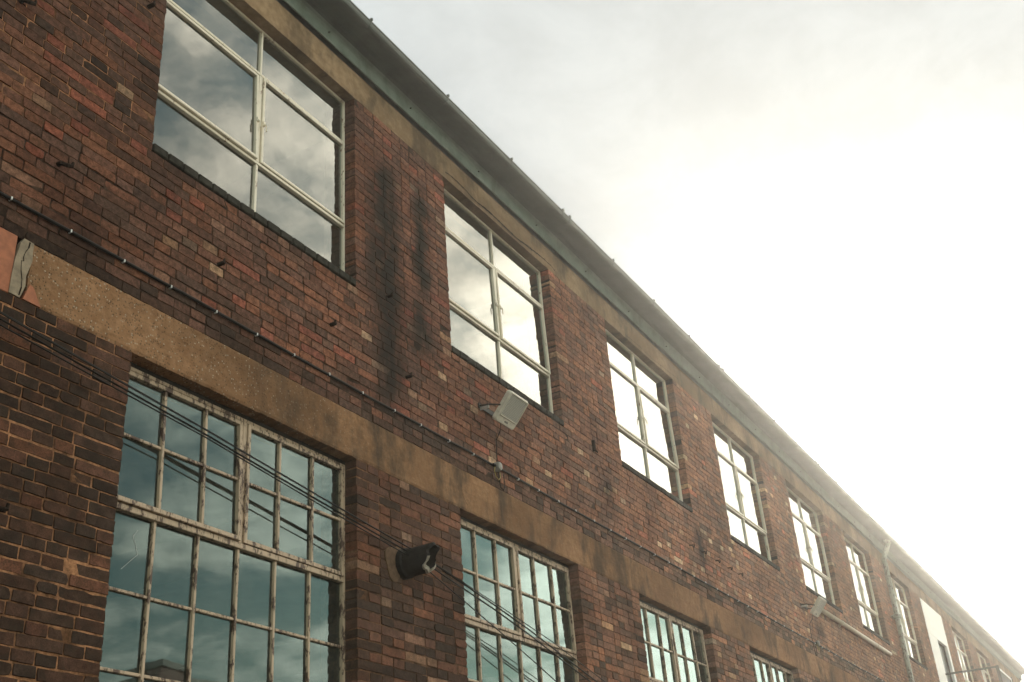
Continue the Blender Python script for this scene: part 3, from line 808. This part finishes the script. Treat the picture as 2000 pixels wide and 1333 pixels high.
sc = f_.build('screen_frame', M_WHITE, fe)
f_ = MB(); f_.box(31.045, 33.005, -1.268, -1.262, 3.99, 4.965); f_.build('screen_sheet', M_STEEL, sc)

# opposite side of the yard: seen only as a reflection in the lower windows
ob = tag(empty('yard_building', 20, -13.9-YW, -ZC), 'pink rendered block with white coping, mirrored in the first lower window', 'building')
o_ = MB(); o_.box(17.8, 19.62, -20, -13.9, -ZC, 5.55); o_.box(19.64, 40, -20, -14.4, -ZC, 1.2); o_.build('wall', M_PINK, ob)
o_ = MB(); o_.bevel_box(17.77, 19.65, -20.03, -13.87, 5.55, 5.70, .01); o_.bevel_box(19.66, 40.05, -20.05, -14.36, 1.2, 1.35, .01); o_.build('coping', M_COPING, ob)
o_ = MB(); o_.bevel_box(18.75, 19.15, -13.93, -13.86, 4.75, 5.3, .01); o_.build('window', M_WHITE, ob)

# ------------------------------------------------------------------ camera
Fpx, yaw, pitch, roll = 2188.382, R_(61.84561), R_(27.767679), R_(-4.516604)
f = Vector((math.sin(yaw)*math.cos(pitch), math.cos(yaw)*math.cos(pitch), math.sin(pitch)))
r = f.cross(Vector((0,0,1))).normalized(); u = r.cross(f)
r, u = r*math.cos(roll) + u*math.sin(roll), -r*math.sin(roll) + u*math.cos(roll)
cam = bpy.data.cameras.new('camera'); cam.sensor_width = 36; cam.lens = 36*Fpx/2000; cam.clip_start = .05; cam.clip_end = 2000
co = bpy.data.objects.new('camera', cam); COL.objects.link(co)
co.matrix_world = Matrix(((r.x,u.x,-f.x,0),(r.y,u.y,-f.y,0),(r.z,u.z,-f.z,ZC),(0,0,0,1)))
scene.camera = co

# ------------------------------------------------------------------ light
SUN = Vector((.93, .207, .33)).normalized()
el = math.asin(SUN.z); az = math.atan2(SUN.x, SUN.y)
sl = bpy.data.lights.new('sun', 'SUN'); sl.energy = 3.8; sl.angle = R_(3); sl.color = (1, .93, .81)
so = bpy.data.objects.new('sun', sl); COL.objects.link(so)
so.rotation_euler = (-SUN).to_track_quat('-Z', 'Y').to_euler()
w = bpy.data.worlds.new('World'); scene.world = w; w.use_nodes = True
T = NT(w); bg = T.n['Background']
sky = T.new('ShaderNodeTexSky'); sky.sky_type = 'NISHITA'; sky.sun_disc = False; sky.sun_elevation = el; sky.sun_rotation = az
sky.air_density = 1.0; sky.dust_density = 1.5
dirv = T.new('ShaderNodeTexCoord').outputs['Generated']
sep = T.new('ShaderNodeSeparateXYZ'); T.l.new(dirv, sep.inputs[0])
inv = T.math('DIVIDE', 1.0, T.math('ADD', T.math('MAXIMUM', sep.outputs[2], 0.0), .16))
uv = T.new('ShaderNodeCombineXYZ'); T.l.new(T.math('MULTIPLY', sep.outputs[0], inv), uv.inputs[0]); T.l.new(T.math('MULTIPLY', sep.outputs[1], inv), uv.inputs[1])
dt = T.new('ShaderNodeVectorMath', operation='DOT_PRODUCT'); T.l.new(dirv, dt.inputs[0]); dt.inputs[1].default_value = SUN
D = dt.outputs['Value']
n1 = T.noise(uv.outputs[0], 2.7, 9, .58, .4); n2 = T.noise(uv.outputs[0], 7.0, 8, .62, .4)
# cloud cover is closed towards the sun and broken on the far side of the sky
cover = T.math('ADD', T.math('ADD', T.math('MULTIPLY', n1, .75), T.math('MULTIPLY', n2, .25)), T.math('ADD', T.math('ADD', T.ramp(sep.outputs[1], -.30, .10, .0, .30), T.ramp(sep.outputs[2], .28, .62, -.03, .0)), T.ramp(D, .70, .93, 0, .25)))
mask = T.ramp(cover, .40, .60)
# brightness of the cloud deck: grows towards the sun, thinner patches are greyer
glow = T.math('ADD', T.ramp(D, .2, .80, .55, .98), T.math('ADD', T.ramp(D, .83, .95, 0, -.17), T.ramp(D, .978, .9995, 0, 3.5)))
# bright bank with a slanting upper edge on the sun side
ed = T.new('ShaderNodeVectorMath', operation='DOT_PRODUCT'); T.l.new(dirv, ed.inputs[0])
nrm = Vector((.845,.273,.46)).cross(Vector((.848,-.024,.53))).normalized()
if nrm.dot(SUN) < 0: nrm = -nrm
ed.inputs[1].default_value = nrm
edge_ = T.math('ADD', ed.outputs['Value'], T.math('MULTIPLY', T.math('SUBTRACT', n2, .5), .06))
bank = T.math('MULTIPLY', T.ramp(edge_, -.006, .035), T.ramp(D, .72, .84))
glow = T.math('ADD', glow, T.math('MULTIPLY', bank, 1.1))
tex0 = T.ramp(T.math('ADD', T.math('MULTIPLY', n1, .5), T.math('MULTIPLY', n2, .5)), .36, .64, -.36, .12)
tex = T.math('ADD', 1.0, T.math('MULTIPLY', tex0, T.ramp(sep.outputs[1], -.45, -.05, 1.0, .38)))
lum = T.math('MULTIPLY', T.math('MULTIPLY', glow, tex), T.ramp(sep.outputs[1], -.58, -.14, 13.8, 2.72))
cc = T.new('ShaderNodeVectorMath', operation='SCALE'); T.l.new(T.mixc(T.ramp(sep.outputs[1], -.35, 0.0), (1.0,.925,.785,1), (.935,1.0,1.005,1)), cc.inputs[0]); T.l.new(lum, cc.inputs['Scale'])
base = T.mixc(1, sky.outputs[0], (1.02, 1.10, .80, 1), 'MULTIPLY')
final = T.mixc(mask, base, cc.outputs[0])
T.l.new(final, bg.inputs['Color']); bg.inputs['Strength'].default_value = .1

# haze: added air lit by the low sun, standing in for lens glare
hz = MB(); hz.box(-12, 56, -9.5-YW+2, 13.5, -ZC-1, 9.8)
hm = bpy.data.materials.new('glare_air'); hm.use_nodes = True
ht = NT(hm); ht.n.remove(ht.n['Principled BSDF'])
pv = ht.new('ShaderNodeVolumePrincipled'); pv.inputs['Color'].default_value = (1.0,.955,.88,1); pv.inputs['Density'].default_value = .0043; pv.inputs['Anisotropy'].default_value = .74
ht.l.new(pv.outputs[0], ht.n['Material Output'].inputs['Volume'])
HAZE = True
if HAZE: tag(hz.build('glare_haze', hm), kind='stuff')

# ------------------------------------------------------------------ render
cy = scene.cycles
cy.max_bounces = 8; cy.volume_bounces = 1; cy.transparent_max_bounces = 12; cy.sample_clamp_indirect = 6; cy.use_denoising = True
vs = scene.view_settings; vs.view_transform = 'Standard'; vs.look = 'None'; vs.gamma = 1; vs.exposure = 1.5
